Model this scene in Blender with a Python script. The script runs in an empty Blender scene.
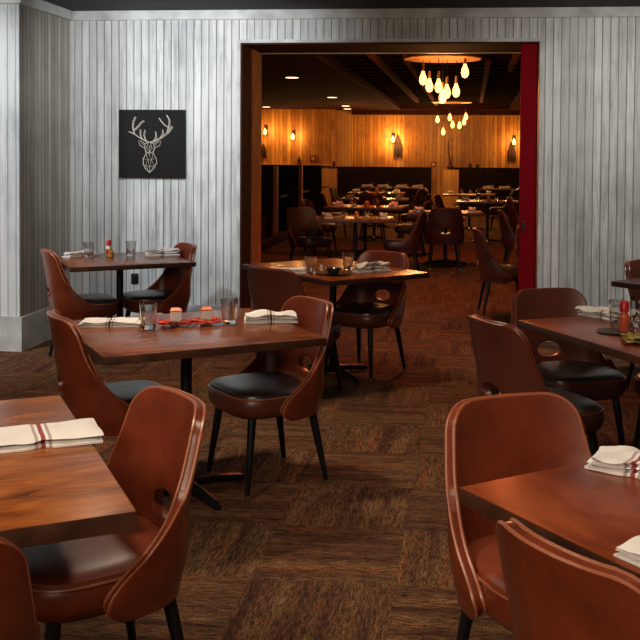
import bpy, bmesh, math, random
from mathutils import Vector, Matrix, noise
C = bpy.context.scene.collection
PI = math.pi
R = math.radians
random.seed(7)
sc = bpy.context.scene
sc.view_settings.view_transform = 'Standard'
sc.view_settings.look = 'None'
sc.view_settings.gamma = 1
sc.view_settings.exposure = 0.0
sc.view_settings.use_curve_mapping = False

# ------------------------------------------------------------------ camera
cd = bpy.data.cameras.new('camera')
cam = bpy.data.objects.new('camera', cd)
C.objects.link(cam)
rot = Matrix(((0.99471596, -0.00994749, 0.10218222),
              (0.10241963, 0.02734505, -0.99436536),
              (0.00709726, 0.99957656, 0.02821937)))
# rows above are world axes against camera axes (x right, y up, z back)
cam.matrix_world = Matrix.Translation((0, 0, 1.55)) @ rot.to_4x4()
cd.sensor_width = 36
cd.lens = 1000 / 640 * 36
cd.shift_x = (320 - 368) / 640
cd.shift_y = (183 - 320) / 640
cd.clip_end = 100
sc.camera = cam

# ------------------------------------------------------------------ materials
def new_mat(name):
    m = bpy.data.materials.new(name)
    m.use_nodes = True
    nt = m.node_tree
    b = nt.nodes['Principled BSDF']
    return m, nt, b
def N(nt, t, **kw):
    n = nt.nodes.new(t)
    for k, v in kw.items():
        if k in n.bl_rna.properties: setattr(n, k, v)
        else: n.inputs[k].default_value = v
    return n
def L(nt, a, b): nt.links.new(a, b)
def math_n(nt, op, a, b=None, c=None):
    n = nt.nodes.new('ShaderNodeMath'); n.operation = op
    for i, v in enumerate((a, b, c)):
        if v is None: continue
        if isinstance(v, (int, float)): n.inputs[i].default_value = v
        else: L(nt, v, n.inputs[i])
    return n.outputs[0]
def mix_n(nt, fac, a, b, blend='MIX'):
    n = nt.nodes.new('ShaderNodeMix'); n.data_type = 'RGBA'; n.blend_type = blend
    if isinstance(fac, (int, float)): n.inputs[0].default_value = fac
    else: L(nt, fac, n.inputs[0])
    for i, v in ((6, a), (7, b)):
        if isinstance(v, tuple): n.inputs[i].default_value = (*v[:3], 1)
        else: L(nt, v, n.inputs[i])
    return n.outputs[2]
def ramp(nt, fac, stops):
    n = nt.nodes.new('ShaderNodeValToRGB'); L(nt, fac, n.inputs[0])
    el = n.color_ramp.elements
    while len(el) > 2: el.remove(el[0])
    for i, (p, c) in enumerate(stops):
        e = el[i] if i < 2 else el.new(p)
        e.position = p; e.color = (*c, 1)
    return n.outputs[0]
def coords(nt, kind='Object', scale=(1, 1, 1), loc=(0, 0, 0)):
    t = nt.nodes.new('ShaderNodeTexCoord'); mp = nt.nodes.new('ShaderNodeMapping')
    mp.inputs['Scale'].default_value = scale; mp.inputs['Location'].default_value = loc
    L(nt, t.outputs[kind], mp.inputs[0]); return mp.outputs[0]
def bump(nt, b, h, strength=.3, dist=.01):
    n = nt.nodes.new('ShaderNodeBump'); n.inputs['Strength'].default_value = strength
    n.inputs['Distance'].default_value = dist
    L(nt, h, n.inputs['Height']); L(nt, n.outputs[0], b.inputs['Normal'])

def plain(name, col, rough=.5, metal=0., var=.12, vs=8., spec=.5, bmp=0.):
    m, nt, b = new_mat(name)
    nz = N(nt, 'ShaderNodeTexNoise', Scale=vs, Detail=4.); L(nt, coords(nt), nz.inputs['Vector'])
    d = tuple(c * (1 - var) for c in col); l = tuple(min(1, c * (1 + var)) for c in col)
    L(nt, ramp(nt, nz.outputs['Fac'], [(.3, d), (.7, l)]), b.inputs['Base Color'])
    b.inputs['Roughness'].default_value = rough; b.inputs['Metallic'].default_value = metal
    b.inputs['Specular IOR Level'].default_value = spec
    if bmp: bump(nt, b, nz.outputs['Fac'], bmp, .005)
    return m
def emit(name, col, s):
    m, nt, b = new_mat(name)
    b.inputs['Base Color'].default_value = (*col, 1)
    b.inputs['Emission Color'].default_value = (*col, 1); b.inputs['Emission Strength'].default_value = s
    return m
def leather(name, c1, c2, rough=.36, coat=.25):
    m, nt, b = new_mat(name)
    nz = N(nt, 'ShaderNodeTexNoise', Scale=5., Detail=6., Roughness=.65); L(nt, coords(nt), nz.inputs['Vector'])
    L(nt, ramp(nt, nz.outputs['Fac'], [(.25, c1), (.75, c2)]), b.inputs['Base Color'])
    fn = N(nt, 'ShaderNodeTexNoise', Scale=260., Detail=2.); L(nt, coords(nt), fn.inputs['Vector'])
    r2 = N(nt, 'ShaderNodeMapRange'); L(nt, nz.outputs['Fac'], r2.inputs[0])
    r2.inputs[3].default_value = rough - .06; r2.inputs[4].default_value = rough + .1
    L(nt, r2.outputs[0], b.inputs['Roughness'])
    b.inputs['Coat Weight'].default_value = coat; b.inputs['Coat Roughness'].default_value = .3
    bump(nt, b, fn.outputs['Fac'], .12, .002)
    return m
def tablewood(name, c1, c2, c3, rough=.27, ang=0.):
    m, nt, b = new_mat(name)
    v = coords(nt, scale=(2.2, 7, 7))
    nz = N(nt, 'ShaderNodeTexNoise', Scale=1.6, Detail=7., Roughness=.65, Distortion=.8); L(nt, v, nz.inputs['Vector'])
    n2 = N(nt, 'ShaderNodeTexNoise', Scale=2.3, Detail=5.); L(nt, coords(nt), n2.inputs['Vector'])
    f = math_n(nt, 'ADD', math_n(nt, 'MULTIPLY', nz.outputs['Fac'], .6), math_n(nt, 'MULTIPLY', n2.outputs['Fac'], .4))
    L(nt, ramp(nt, f, [(.36, c1), (.5, c2), (.62, c3)]), b.inputs['Base Color'])
    b.inputs['Roughness'].default_value = rough
    b.inputs['Coat Weight'].default_value = .12; b.inputs['Coat Roughness'].default_value = .2; b.inputs['Specular IOR Level'].default_value = .3
    bump(nt, b, nz.outputs['Fac'], .08, .003)
    return m
def boards(name, w, cols, stain, stain_amt, axis='X', groove=.06, gcol=(.05, .05, .05), rough=.6, knots=False, off=0.):
    """vertical painted boards: one column every w metres along an axis"""
    m, nt, b = new_mat(name)
    t = nt.nodes.new('ShaderNodeTexCoord'); sp = nt.nodes.new('ShaderNodeSeparateXYZ'); L(nt, t.outputs['Object'], sp.inputs[0])
    xx = math_n(nt, 'ADD', sp.outputs[0], sp.outputs[1]) if axis == 'XY' else sp.outputs[axis]
    xx = math_n(nt, 'ADD', xx, 50 + off)
    u = math_n(nt, 'DIVIDE', xx, w)
    cell = math_n(nt, 'FLOOR', u); fr = math_n(nt, 'FRACT', u)
    edge = math_n(nt, 'MINIMUM', fr, math_n(nt, 'SUBTRACT', 1.0, fr))
    wn = N(nt, 'ShaderNodeTexWhiteNoise', noise_dimensions='1D'); L(nt, cell, wn.inputs['W'])
    cb = nt.nodes.new('ShaderNodeCombineXYZ')
    L(nt, math_n(nt, 'MULTIPLY', xx, 26.), cb.inputs[0]); L(nt, math_n(nt, 'MULTIPLY', sp.outputs[2], 1.6), cb.inputs[1]); L(nt, math_n(nt, 'MULTIPLY', cell, 3.7), cb.inputs[2])
    nz = N(nt, 'ShaderNodeTexNoise', Scale=1.2, Detail=7., Roughness=.7, Distortion=.4); L(nt, cb.outputs[0], nz.inputs['Vector'])
    big = N(nt, 'ShaderNodeTexNoise', Scale=1.3, Detail=4., Roughness=.6); L(nt, t.outputs['Object'], big.inputs['Vector'])
    base = ramp(nt, wn.outputs['Value'], [(0., cols[0]), (1., cols[1]), (.5, cols[2])])
    f = math_n(nt, 'ADD', math_n(nt, 'MULTIPLY', nz.outputs['Fac'], .6), math_n(nt, 'MULTIPLY', big.outputs['Fac'], .5))
    mr = N(nt, 'ShaderNodeMapRange'); L(nt, f, mr.inputs[0]); mr.inputs[1].default_value = .5; mr.inputs[2].default_value = .78
    mr.inputs[4].default_value = stain_amt
    col = mix_n(nt, mr.outputs[0], base, stain)
    if knots:
        vo = N(nt, 'ShaderNodeTexVoronoi', Scale=1.0); 
        c3 = nt.nodes.new('ShaderNodeCombineXYZ')
        L(nt, math_n(nt, 'MULTIPLY', xx, 7.), c3.inputs[0]); L(nt, math_n(nt, 'MULTIPLY', sp.outputs[2], 2.5), c3.inputs[1])
        L(nt, c3.outputs[0], vo.inputs['Vector'])
        k = N(nt, 'ShaderNodeMapRange'); L(nt, vo.outputs['Distance'], k.inputs[0]); k.inputs[1].default_value = .05; k.inputs[2].default_value = .16
        k.inputs[3].default_value = .8; k.inputs[4].default_value = 0
        col = mix_n(nt, k.outputs[0], col, stain)
    g = N(nt, 'ShaderNodeMapRange'); L(nt, edge, g.inputs[0]); g.inputs[1].default_value = groove * .5; g.inputs[2].default_value = groove
    g.inputs[3].default_value = 1; g.inputs[4].default_value = 0
    gs = math_n(nt, 'MULTIPLY', g.outputs[0], math_n(nt, 'MULTIPLY_ADD', wn.outputs['Value'], .35, .55))
    col = mix_n(nt, gs, col, gcol)
    L(nt, col, b.inputs['Base Color']); b.inputs['Roughness'].default_value = rough
    h = math_n(nt, 'SUBTRACT', math_n(nt, 'MULTIPLY', nz.outputs['Fac'], .25), g.outputs[0])
    bump(nt, b, h, .25, .005)
    return m
def carpet_mat():
    m, nt, b = new_mat('carpet_tiles')
    t = nt.nodes.new('ShaderNodeTexCoord'); mp = nt.nodes.new('ShaderNodeMapping'); L(nt, t.outputs['Object'], mp.inputs[0])
    mp.inputs['Location'].default_value = (53.786, 53.53 - 3.556, 0)
    sp = nt.nodes.new('ShaderNodeSeparateXYZ'); L(nt, mp.outputs[0], sp.inputs[0])
    T = .53
    ux = math_n(nt, 'DIVIDE', sp.outputs[0], T); uy = math_n(nt, 'DIVIDE', sp.outputs[1], T)
    cx = math_n(nt, 'FLOOR', ux); cy = math_n(nt, 'FLOOR', uy)
    par = math_n(nt, 'MODULO', math_n(nt, 'ADD', cx, cy), 2.)
    cid = math_n(nt, 'ADD', cx, math_n(nt, 'MULTIPLY', cy, 17.3))
    def layer(sx, sy, sc_):
        cb = nt.nodes.new('ShaderNodeCombineXYZ')
        L(nt, math_n(nt, 'MULTIPLY', sp.outputs[0], sx), cb.inputs[0]); L(nt, math_n(nt, 'MULTIPLY', sp.outputs[1], sy), cb.inputs[1])
        L(nt, math_n(nt, 'MULTIPLY', cid, 7.1), cb.inputs[2])
        n = N(nt, 'ShaderNodeTexNoise', Scale=sc_, Detail=3.5, Roughness=.7); L(nt, cb.outputs[0], n.inputs['Vector'])
        return n.outputs['Fac']
    def pick(a, b_):
        mx = nt.nodes.new('ShaderNodeMix'); L(nt, par, mx.inputs[0]); L(nt, a, mx.inputs[2]); L(nt, b_, mx.inputs[3]); return mx.outputs[0]
    wide = pick(layer(15, .7, 1.), layer(.7, 15, 1.))          # broad bands of colour inside a tile
    wide2 = pick(layer(9, 1.0, 1.35), layer(1.0, 9, 1.35))
    fine = pick(layer(130, 18, 1.), layer(18, 130, 1.))              # cord lines
    c1 = ramp(nt, wide, [(.30, (.020, .010, .008)), (.68, (.25, .065, .018)), (.44, (.085, .034, .018)), (.56, (.15, .080, .036))])
    c2 = ramp(nt, wide2, [(.35, (.05, .020, .012)), (.66, (.19, .115, .052)), (.5, (.11, .045, .022))])
    col = mix_n(nt, .5, c1, c2)
    dk = N(nt, 'ShaderNodeMapRange'); L(nt, fine, dk.inputs[0]); dk.inputs[1].default_value = .40; dk.inputs[2].default_value = .60
    dk.inputs[3].default_value = .38; dk.inputs[4].default_value = 1.5
    cc = nt.nodes.new('ShaderNodeVectorMath'); cc.operation = 'SCALE'; L(nt, col, cc.inputs[0]); L(nt, dk.outputs[0], cc.inputs['Scale'])
    sp2 = N(nt, 'ShaderNodeTexNoise', Scale=150., Detail=2.); L(nt, mp.outputs[0], sp2.inputs['Vector'])
    fl = N(nt, 'ShaderNodeMapRange'); L(nt, sp2.outputs['Fac'], fl.inputs[0]); fl.inputs[1].default_value = .3; fl.inputs[2].default_value = .7
    fl.inputs[3].default_value = .35; fl.inputs[4].default_value = 1.6
    c5 = nt.nodes.new('ShaderNodeVectorMath'); c5.operation = 'SCALE'; L(nt, cc.outputs[0], c5.inputs[0]); L(nt, fl.outputs[0], c5.inputs['Scale'])
    L(nt, c5.outputs[0], b.inputs['Base Color']); b.inputs['Roughness'].default_value = .95
    b.inputs['Specular IOR Level'].default_value = .15
    bump(nt, b, sp2.outputs['Fac'], .5, .004)
    return m

M = {}
M['carpet'] = carpet_mat()
M['white_boards'] = boards('whitewashed_boards', .0665, ((.52, .54, .54), (.70, .72, .71), (.62, .64, .64)), (.13, .16, .17), .95, 'X', .095, (.07, .075, .075))
M['pillar_boards'] = boards('whitewashed_boards_pillar', .0665, ((.58, .61, .62), (.72, .74, .75), (.66, .68, .69)), (.16, .19, .20), .8, 'X', .08, (.09, .09, .09))
M['side_boards'] = boards('weathered_boards', .0665, ((.30, .26, .21), (.47, .43, .38), (.38, .34, .29)), (.075, .07, .065), .9, 'Y', .09, (.03, .03, .03))
M['white_trim'] = plain('whitewashed_trim', (.50, .52, .51), .6, var=.28, vs=5)
M['dark_ceiling'] = plain('dark_ceiling', (.030, .031, .032), .8, var=.3, vs=3)
M['far_ceiling'] = plain('brown_ceiling', (.040, .010, .005), .95, var=.25, vs=2, spec=.08)
M['void'] = plain('black_void', (.012, .008, .007), .8)
M['joist'] = plain('dark_joist', (.018, .006, .004), .9, spec=.1)
M['rust_beam'] = plain('rust_beam', (.12, .024, .010), .85, spec=.15)
M['amber_boards'] = boards('amber_boards', .11, ((.46, .17, .026), (.80, .38, .075), (.60, .26, .045)), (.13, .030, .006), 1.0, 'X', .09, (.13, .04, .012), .5, True)
M['amber_post'] = boards('amber_post', .10, ((.62, .32, .09), (.78, .44, .13), (.70, .37, .11)), (.20, .07, .02), .7, 'X', .05, (.12, .04, .01), .5, True)
M['jamb'] = plain('dark_brown_wood', (.06, .014, .007), .8, var=.3, vs=6, spec=.15)
M['jamb_strip'] = plain('lit_orange_strip', (.50, .15, .045), .7, var=.25, vs=6)  # orange wood strip, its colour raised to carry the dining room light
M['red_paint'] = plain('deep_red_paint', (.19, .001, .006), .85, spec=.1, var=.1)
M['black'] = plain('black_metal', (.008, .009, .011), .38, .3)
M['chrome'] = plain('chrome', (.7, .7, .7), .25, 1.)
M['track'] = plain('aged_steel', (.45, .30, .2), .4, .9)
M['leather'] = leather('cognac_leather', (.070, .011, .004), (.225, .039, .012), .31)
M['leather_dim'] = leather('cognac_leather_dimmed', (.070, .015, .008), (.125, .028, .014), .4)  # cognac leather painted darker for dimly lit chairs; also darker seat sides
M['leather_night'] = leather('cognac_leather_shaded', (.026, .005, .005), (.050, .010, .008), .5, .05)  # chair leather darkened again, the dining room's gloom put in its colour
M['piping'] = leather('cognac_piping', (.26, .075, .030), (.34, .10, .042), .33)
M['pad_dark'] = leather('black_vinyl', (.016, .011, .010), (.034, .024, .021), .33, .35)
M['pad_brown'] = leather('brown_vinyl', (.13, .024, .010), (.24, .050, .018), .42, .15)
M['wood_top'] = tablewood('walnut_top', (.055, .014, .004), (.19, .048, .012), (.32, .092, .022), .24)
M['wood_gold'] = tablewood('golden_top', (.09, .018, .004), (.30, .085, .014), (.46, .165, .030))
M['wood_red'] = tablewood('mahogany_top', (.065, .012, .004), (.19, .036, .010), (.30, .066, .020), .3)
M['wood_edge'] = plain('dark_table_edge', (.060, .022, .011), .4, var=.4, vs=14)
M['booth'] = plain('booth_vinyl', (.014, .006, .005), .8, spec=.15)
M['booth_wood'] = plain('booth_wood', (.035, .011, .006), .8, spec=.15)
M['canvas'] = plain('charcoal_canvas', (.010, .009, .009), .8, var=.45, vs=60, spec=.2)
M['string'] = plain('pale_string', (.58, .53, .47), .6)
M['bulb'] = emit('glowing_bulb', (1., .40, .09), 6.)
M['bulb_small'] = emit('glowing_small_bulb', (1., .42, .10), 6.)
M['can_glow'] = emit('downlight_lens', (1., .66, .40), 5.)
M['disc'] = plain('brass_disc', (.62, .33, .12), .4, .3)
M['brass'] = plain('brass', (.4, .22, .08), .35, .9)
M['white_card'] = plain('white_card', (.78, .76, .72), .5, var=.04)
M['orange'] = plain('orange_card', (.75, .15, .02), .5, var=.06)
M['leaf_red'] = plain('autumn_leaf_red', (.50, .035, .010), .5, var=.55, vs=18)
M['leaf_green'] = plain('autumn_leaf_green', (.32, .24, .04), .5, var=.5, vs=18)
M['red_cap'] = plain('red_plastic', (.50, .012, .012), .35)
M['ketchup'] = plain('orange_sauce', (.55, .10, .05), .3, var=.1)
M['amber_jar'] = plain('amber_jar', (.45, .16, .03), .2)
M['yellow_lid'] = plain('brass_lid', (.5, .35, .12), .35, .5)
M['bowl'] = plain('dark_ceramic', (.03, .032, .036), .15)
M['slate'] = plain('dark_slate', (.02, .014, .012), .45)
M['salt'] = plain('salt_shaker_white', (.75, .62, .45), .3)
M['twig'] = plain('dark_twig', (.05, .018, .008), .8)
m, nt, b = new_mat('clear_glass')
b.inputs['Transmission Weight'].default_value = 1; b.inputs['Roughness'].default_value = .03; b.inputs['IOR'].default_value = 1.45
M['glass'] = m
def napkin_mat(name, stripes, half, cols):
    m, nt, b = new_mat(name)
    t = nt.nodes.new('ShaderNodeTexCoord'); sp = nt.nodes.new('ShaderNodeSeparateXYZ'); L(nt, t.outputs['Object'], sp.inputs[0])
    nz = N(nt, 'ShaderNodeTexNoise', Scale=14., Detail=3.); L(nt, t.outputs['Object'], nz.inputs['Vector'])
    col = ramp(nt, nz.outputs['Fac'], [(.3, (.74, .72, .70)), (.7, (.84, .82, .80))])
    for (c, s), k in zip(stripes, cols):
        d = math_n(nt, 'ABSOLUTE', math_n(nt, 'SUBTRACT', sp.outputs[0], c))
        col = mix_n(nt, math_n(nt, 'LESS_THAN', d, s), col, k)
    L(nt, col, b.inputs['Base Color']); b.inputs['Roughness'].default_value = .85
    wv = N(nt, 'ShaderNodeTexNoise', Scale=500.); L(nt, t.outputs['Object'], wv.inputs['Vector'])
    bump(nt, b, wv.outputs['Fac'], .15, .002)
    return m
M['napkin_brown'] = napkin_mat('white_cotton_brown_band', [(0, .0045), (-.014, .003), (.014, .003)], 0, [(.10, .05, .045), (.5, .40, .37), (.5, .40, .37)])
M['napkin_red'] = napkin_mat('white_cotton_red_band', [(0, .006), (-.018, .004), (.018, .004)], 0, [(.30, .05, .06), (.40, .34, .34), (.40, .34, .34)])
M['napkin_far'] = plain('napkin_cotton', (.78, .74, .68), .85, var=.05)

# ------------------------------------------------------------------ mesh helpers
def link(name, me, mat, parent=None, smooth=True):
    o = bpy.data.objects.new(name, me); C.objects.link(o)
    for mm in (mat if isinstance(mat, (list, tuple)) else [mat]): me.materials.append(mm)
    if smooth:
        for p in me.polygons: p.use_smooth = True
        try: me.set_sharp_from_angle(angle=R(38))
        except Exception: pass
    if parent: o.parent = parent
    return o
def obj(name, bm, mat, parent=None, smooth=True):
    me = bpy.data.meshes.new(name); bmesh.ops.recalc_face_normals(bm, faces=bm.faces[:])
    bm.to_mesh(me); bm.free()
    return link(name, me, mat, parent, smooth)
def thing(name, label, cat, loc=(0, 0, 0), rz=0, group=None):
    o = bpy.data.objects.new(name, None); C.objects.link(o); o.empty_display_size = .1
    o.location = loc; o.rotation_euler = (0, 0, rz); return tag(o, label, cat, group)
def tag(o, label, cat, group=None, kind=None):
    o['label'] = label; o['category'] = cat
    if group: o['group'] = group
    if kind: o['kind'] = kind
    return o
def struct(name, bm, mat, smooth=False, parent=None):
    o = obj(name, bm, mat, parent, smooth)
    if not parent: o['kind'] = 'structure'
    return o
def kids(o): return [c for c in bpy.data.objects if c.parent == o]
def dup(src, loc, rz, label, group=None):
    def rec(o, par):
        ch = KIDS.get(o.name)
        if ch is None: ch = KIDS[o.name] = kids(o)
        c = o.copy(); C.objects.link(c); c.parent = par
        for k in list(ch): rec(k, c)
        return c
    r = rec(src, None); r.location = loc; r.rotation_euler = (0, 0, rz); r['label'] = label
    if group: r['group'] = group
    return r
KIDS = {}
def place(src, used, loc, rz, label, group=None):
    if not used[0]:
        used[0] = True
        src.location = loc; src.rotation_euler = (0, 0, rz); src['label'] = label
        if group: src['group'] = group
        return src
    return dup(src, loc, rz, label, group)
def bx(bm, x0, x1, y0, y1, z0, z1, bev=0, seg=2, mi=0):
    vs = [bm.verts.new(p) for p in ((x0, y0, z0), (x1, y0, z0), (x1, y1, z0), (x0, y1, z0), (x0, y0, z1), (x1, y0, z1), (x1, y1, z1), (x0, y1, z1))]
    fs = [bm.faces.new([vs[i] for i in q]) for q in ((0, 3, 2, 1), (4, 5, 6, 7), (0, 1, 5, 4), (1, 2, 6, 5), (2, 3, 7, 6), (3, 0, 4, 7))]
    for f in fs: f.material_index = mi
    if bev:
        es = set(e for f in fs for e in f.edges)
        bmesh.ops.bevel(bm, geom=list(es), offset=bev, segments=seg, affect='EDGES', profile=.6)
    return fs
def box(*a, **k): bm = bmesh.new(); bx(bm, *a, **k); return bm
def lathe(bm, prof, n=24, c=(0, 0), cap=True, fac=None):
    rings = []
    for r, z in prof:
        ring = []
        for i in range(n):
            a = 2 * PI * i / n; rr = r * (fac(a) if fac else 1)
            ring.append(bm.verts.new((c[0] + rr * math.cos(a), c[1] + rr * math.sin(a), z)))
        rings.append(ring)
    for a, b_ in zip(rings, rings[1:]):
        for i in range(n): bm.faces.new((a[i], a[(i + 1) % n], b_[(i + 1) % n], b_[i]))
    if cap:
        if prof[0][0] > 1e-5: bm.faces.new(rings[0][::-1])
        if prof[-1][0] > 1e-5: bm.faces.new(rings[-1])
    return bm
def lat(prof, n=24, **k): return lathe(bmesh.new(), prof, n, **k)
def tube(bm, pts, rad, n=8, closed=False):
    pts = [Vector(p) for p in pts]; m_ = len(pts)
    rads = rad if isinstance(rad, (list, tuple)) else [rad] * m_
    rings = []; ref = None
    for i, p in enumerate(pts):
        a = pts[i - 1] if (i > 0 or closed) else p; b_ = pts[(i + 1) % m_] if (i < m_ - 1 or closed) else p
        t = (b_ - a).normalized()
        if ref is None:
            ref = t.cross(Vector((0, 0, 1)))
            if ref.length < .1: ref = t.cross(Vector((1, 0, 0)))
        ref = (ref - t * ref.dot(t)).normalized(); bi = t.cross(ref)
        rings.append([bm.verts.new(p + (ref * math.cos(2 * PI * k / n) + bi * math.sin(2 * PI * k / n)) * rads[i]) for k in range(n)])
    prs = list(zip(rings, rings[1:])) + ([(rings[-1], rings[0])] if closed else [])
    for a, b_ in prs:
        for k in range(n): bm.faces.new((a[k], a[(k + 1) % n], b_[(k + 1) % n], b_[k]))
    if not closed: bm.faces.new(rings[0][::-1]); bm.faces.new(rings[-1])
    return bm
def bake(o):
    dg = bpy.context.evaluated_depsgraph_get(); dg.update()
    me = bpy.data.meshes.new_from_object(o.evaluated_get(dg)); o.modifiers.clear(); o.data = me
    return o

# ------------------------------------------------------------------ the setting
YW = 8.45; YT = 9.2; XL = -3.49; OX0, OX1, OZ = -1.972, .56, 2.50; CE = 2.78
struct('floor', box(-7, 5, -3, 29, -.1, 0), M['carpet'])
bm = bmesh.new(); bx(bm, XL - .3, OX0, YW, YT, 0, CE); bx(bm, OX1, 5, YW, YT, 0, CE); bx(bm, OX0, OX1, YW, YT, OZ, CE)
struct('wall_back', bm, M['white_boards'])
bm = bmesh.new()
bx(bm, -7, XL, 7.45, 7.47, 0, CE); struct('wall_pillar', bm, M['pillar_boards'])
struct('wall_left', box(-7, XL - .001, 7.471, YW, 0, CE), M['side_boards'])
struct('wall_right', box(4.9, 5, -3, YW, 0, CE), M['white_boards'])
struct('ceiling', box(-7, 5, -3, YT, CE, CE + .1), M['dark_ceiling'])
# crown and base boards
bm = bmesh.new(); bx(bm, XL, 4.9, YW - .03, YW, 2.70, CE); struct('trim_1', bm, M['white_trim'])
bm = bmesh.new(); bx(bm, XL, XL + .03, 7.42, YW - .03, 2.70, CE); struct('trim_2', bm, M['white_trim'])
bm = bmesh.new(); bx(bm, -7, XL, 7.42, 7.45, 2.70, CE); struct('trim_3', bm, M['white_trim'])
bm = bmesh.new(); bx(bm, XL, OX0 - .03, YW - .025, YW, 0, .235); struct('baseboard_back', bm, M['white_trim'])
bm = bmesh.new(); bx(bm, OX1 + .03, 4.9, YW - .025, YW, 0, .235); struct('baseboard_right', bm, M['white_trim'])
bm = bmesh.new(); bx(bm, XL, XL + .03, 7.42, YW - .025, 0, .265); struct('baseboard_left', bm, M['white_trim'])
bm = bmesh.new(); bx(bm, -7, XL, 7.42, 7.45, 0, .27); struct('baseboard_pillar', bm, M['white_trim'])
# casing round the opening, jamb lining, steel track
bm = bmesh.new(); bx(bm, OX0 - .028, OX0, YW - .022, YW, 0, OZ); bx(bm, OX1, OX1 + .028, YW - .022, YW, 0, OZ); bx(bm, OX0 - .028, OX1 + .028, YW - .022, YW, OZ, OZ + .028)
struct('trim_4', bm, M['white_trim'])
bm = bmesh.new()
bx(bm, OX0, OX0 + .014, YW - .012, YT, 0, OZ); bx(bm, OX0 + .014, OX1 - .014, YW - .012, YT, OZ - .014, OZ); bx(bm, OX1 - .014, OX1, YW + .2, YT, 0, OZ)
struct('trim_5', bm, M['jamb'])
struct('trim_6', box(OX0 + .014, OX0 + .022, 8.80, 9.20, 0, OZ - .014), M['jamb_strip'])
bm = bmesh.new(); bx(bm, OX0 + .022, OX1 - .014, 9.15, 9.19, OZ - .022, OZ - .014); struct('trim_7', bm, M['track'])
d1 = struct('door_1', box(.408, .545, YW + .03, YW + .075, .01, OZ - .016, bev=.004), M['red_paint'])
bm = box(.425, .452, YW + .016, YW + .029, .92, 1.0, bev=.003); struct('door_lock', bm, M['black'], parent=d1)
# dining room beyond
FY = 27.6; JY = 27.0; JX = -3.69
bm = bmesh.new(); bx(bm, JX, 3.3, FY, FY + .1, 0, 3.6); struct('wall_far', bm, M['amber_boards'])
bm = bmesh.new(); bx(bm, -6.1, JX, JY, FY + .1, 0, CE); struct('wall_far_left', bm, M['amber_boards'])
struct('wall_side_left', box(-6.2, -6.1, YT, FY + .1, 0, CE), M['booth_wood'])
struct('wall_side_right', box(3.3, 3.4, YT, FY + .1, 0, 3.6), M['booth_wood'])
bm = bmesh.new()
bx(bm, -6.1, -1.9, YT, FY, CE, CE + .1); bx(bm, -1.9, 1.0, YT, 12.1, CE, CE + .1); bx(bm, 1.0, 3.3, YT, FY, CE, CE + .1); bx(bm, -1.9, 1.0, 26.7, FY, CE, CE + .1)
struct('ceiling_dining', bm, M['far_ceiling'])
bm = bmesh.new()
bx(bm, -1.95, 1.05, 12.0, 26.8, 3.5, 3.6); bx(bm, -1.95, -1.9, 12.1, 26.7, CE + .1, 3.5); bx(bm, 1.0, 1.05, 12.1, 26.7, CE + .1, 3.5)
bx(bm, -1.9, 1.0, 12.05, 12.1, CE + .1, 3.5); bx(bm, -1.9, 1.0, 26.7, 26.75, CE + .1, 3.5)
struct('ceiling_void', bm, M['void'])
struct('trim_8', box(-1.93, -1.88, 12.1, 26.7, CE - .03, CE), M['jamb'])
struct('trim_9', box(JX, JX + .42, FY - .02, FY, 0, CE), M['amber_post'])
struct('trim_10', box(JX + .42, 3.3, FY - .25, FY, 2.655, CE), M['jamb'])
proto = None
for i in range(22):
    y = 12.5 + i * .66
    if not proto:
        proto = obj('ceiling_joist', box(-1.44, 1.44, -.05, .05, 0, .16), M['joist'], None, False)
        tag(proto, 'dark joist crossing the open black part of the dining room ceiling', 'joist', 'joists across the open ceiling'); proto.location = (-.45, y, 2.86)
    else:
        c = proto.copy(); C.objects.link(c); c.location = (-.45, y, 2.86)
for x, y0, y1, lb in ((-1.25, 12.2, 23.2, 'rust brown beam at the left of the open dark ceiling'), (-.85, 12.8, 24.5, 'second rust brown beam from the left under the open dark ceiling'),
                      (.22, 13.6, 23.2, 'rust brown beam in the open ceiling right of the hanging bulbs'), (.55, 12.2, 14.6, 'short rust brown beam at the near right of the open ceiling')):
    tag(obj('ceiling_beam', box(x - .03, x + .03, y0, y1, 2.76, 2.845), M['rust_beam'], None, False), lb, 'beam')
# duct behind header, in front of open part
tag(obj('wall_outlet', box(-2.94, -2.875, YW - .012, YW, .41, .50, bev=.004), M['black']), 'small black outlet low on the white board wall behind the corner table', 'outlet')

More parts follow.
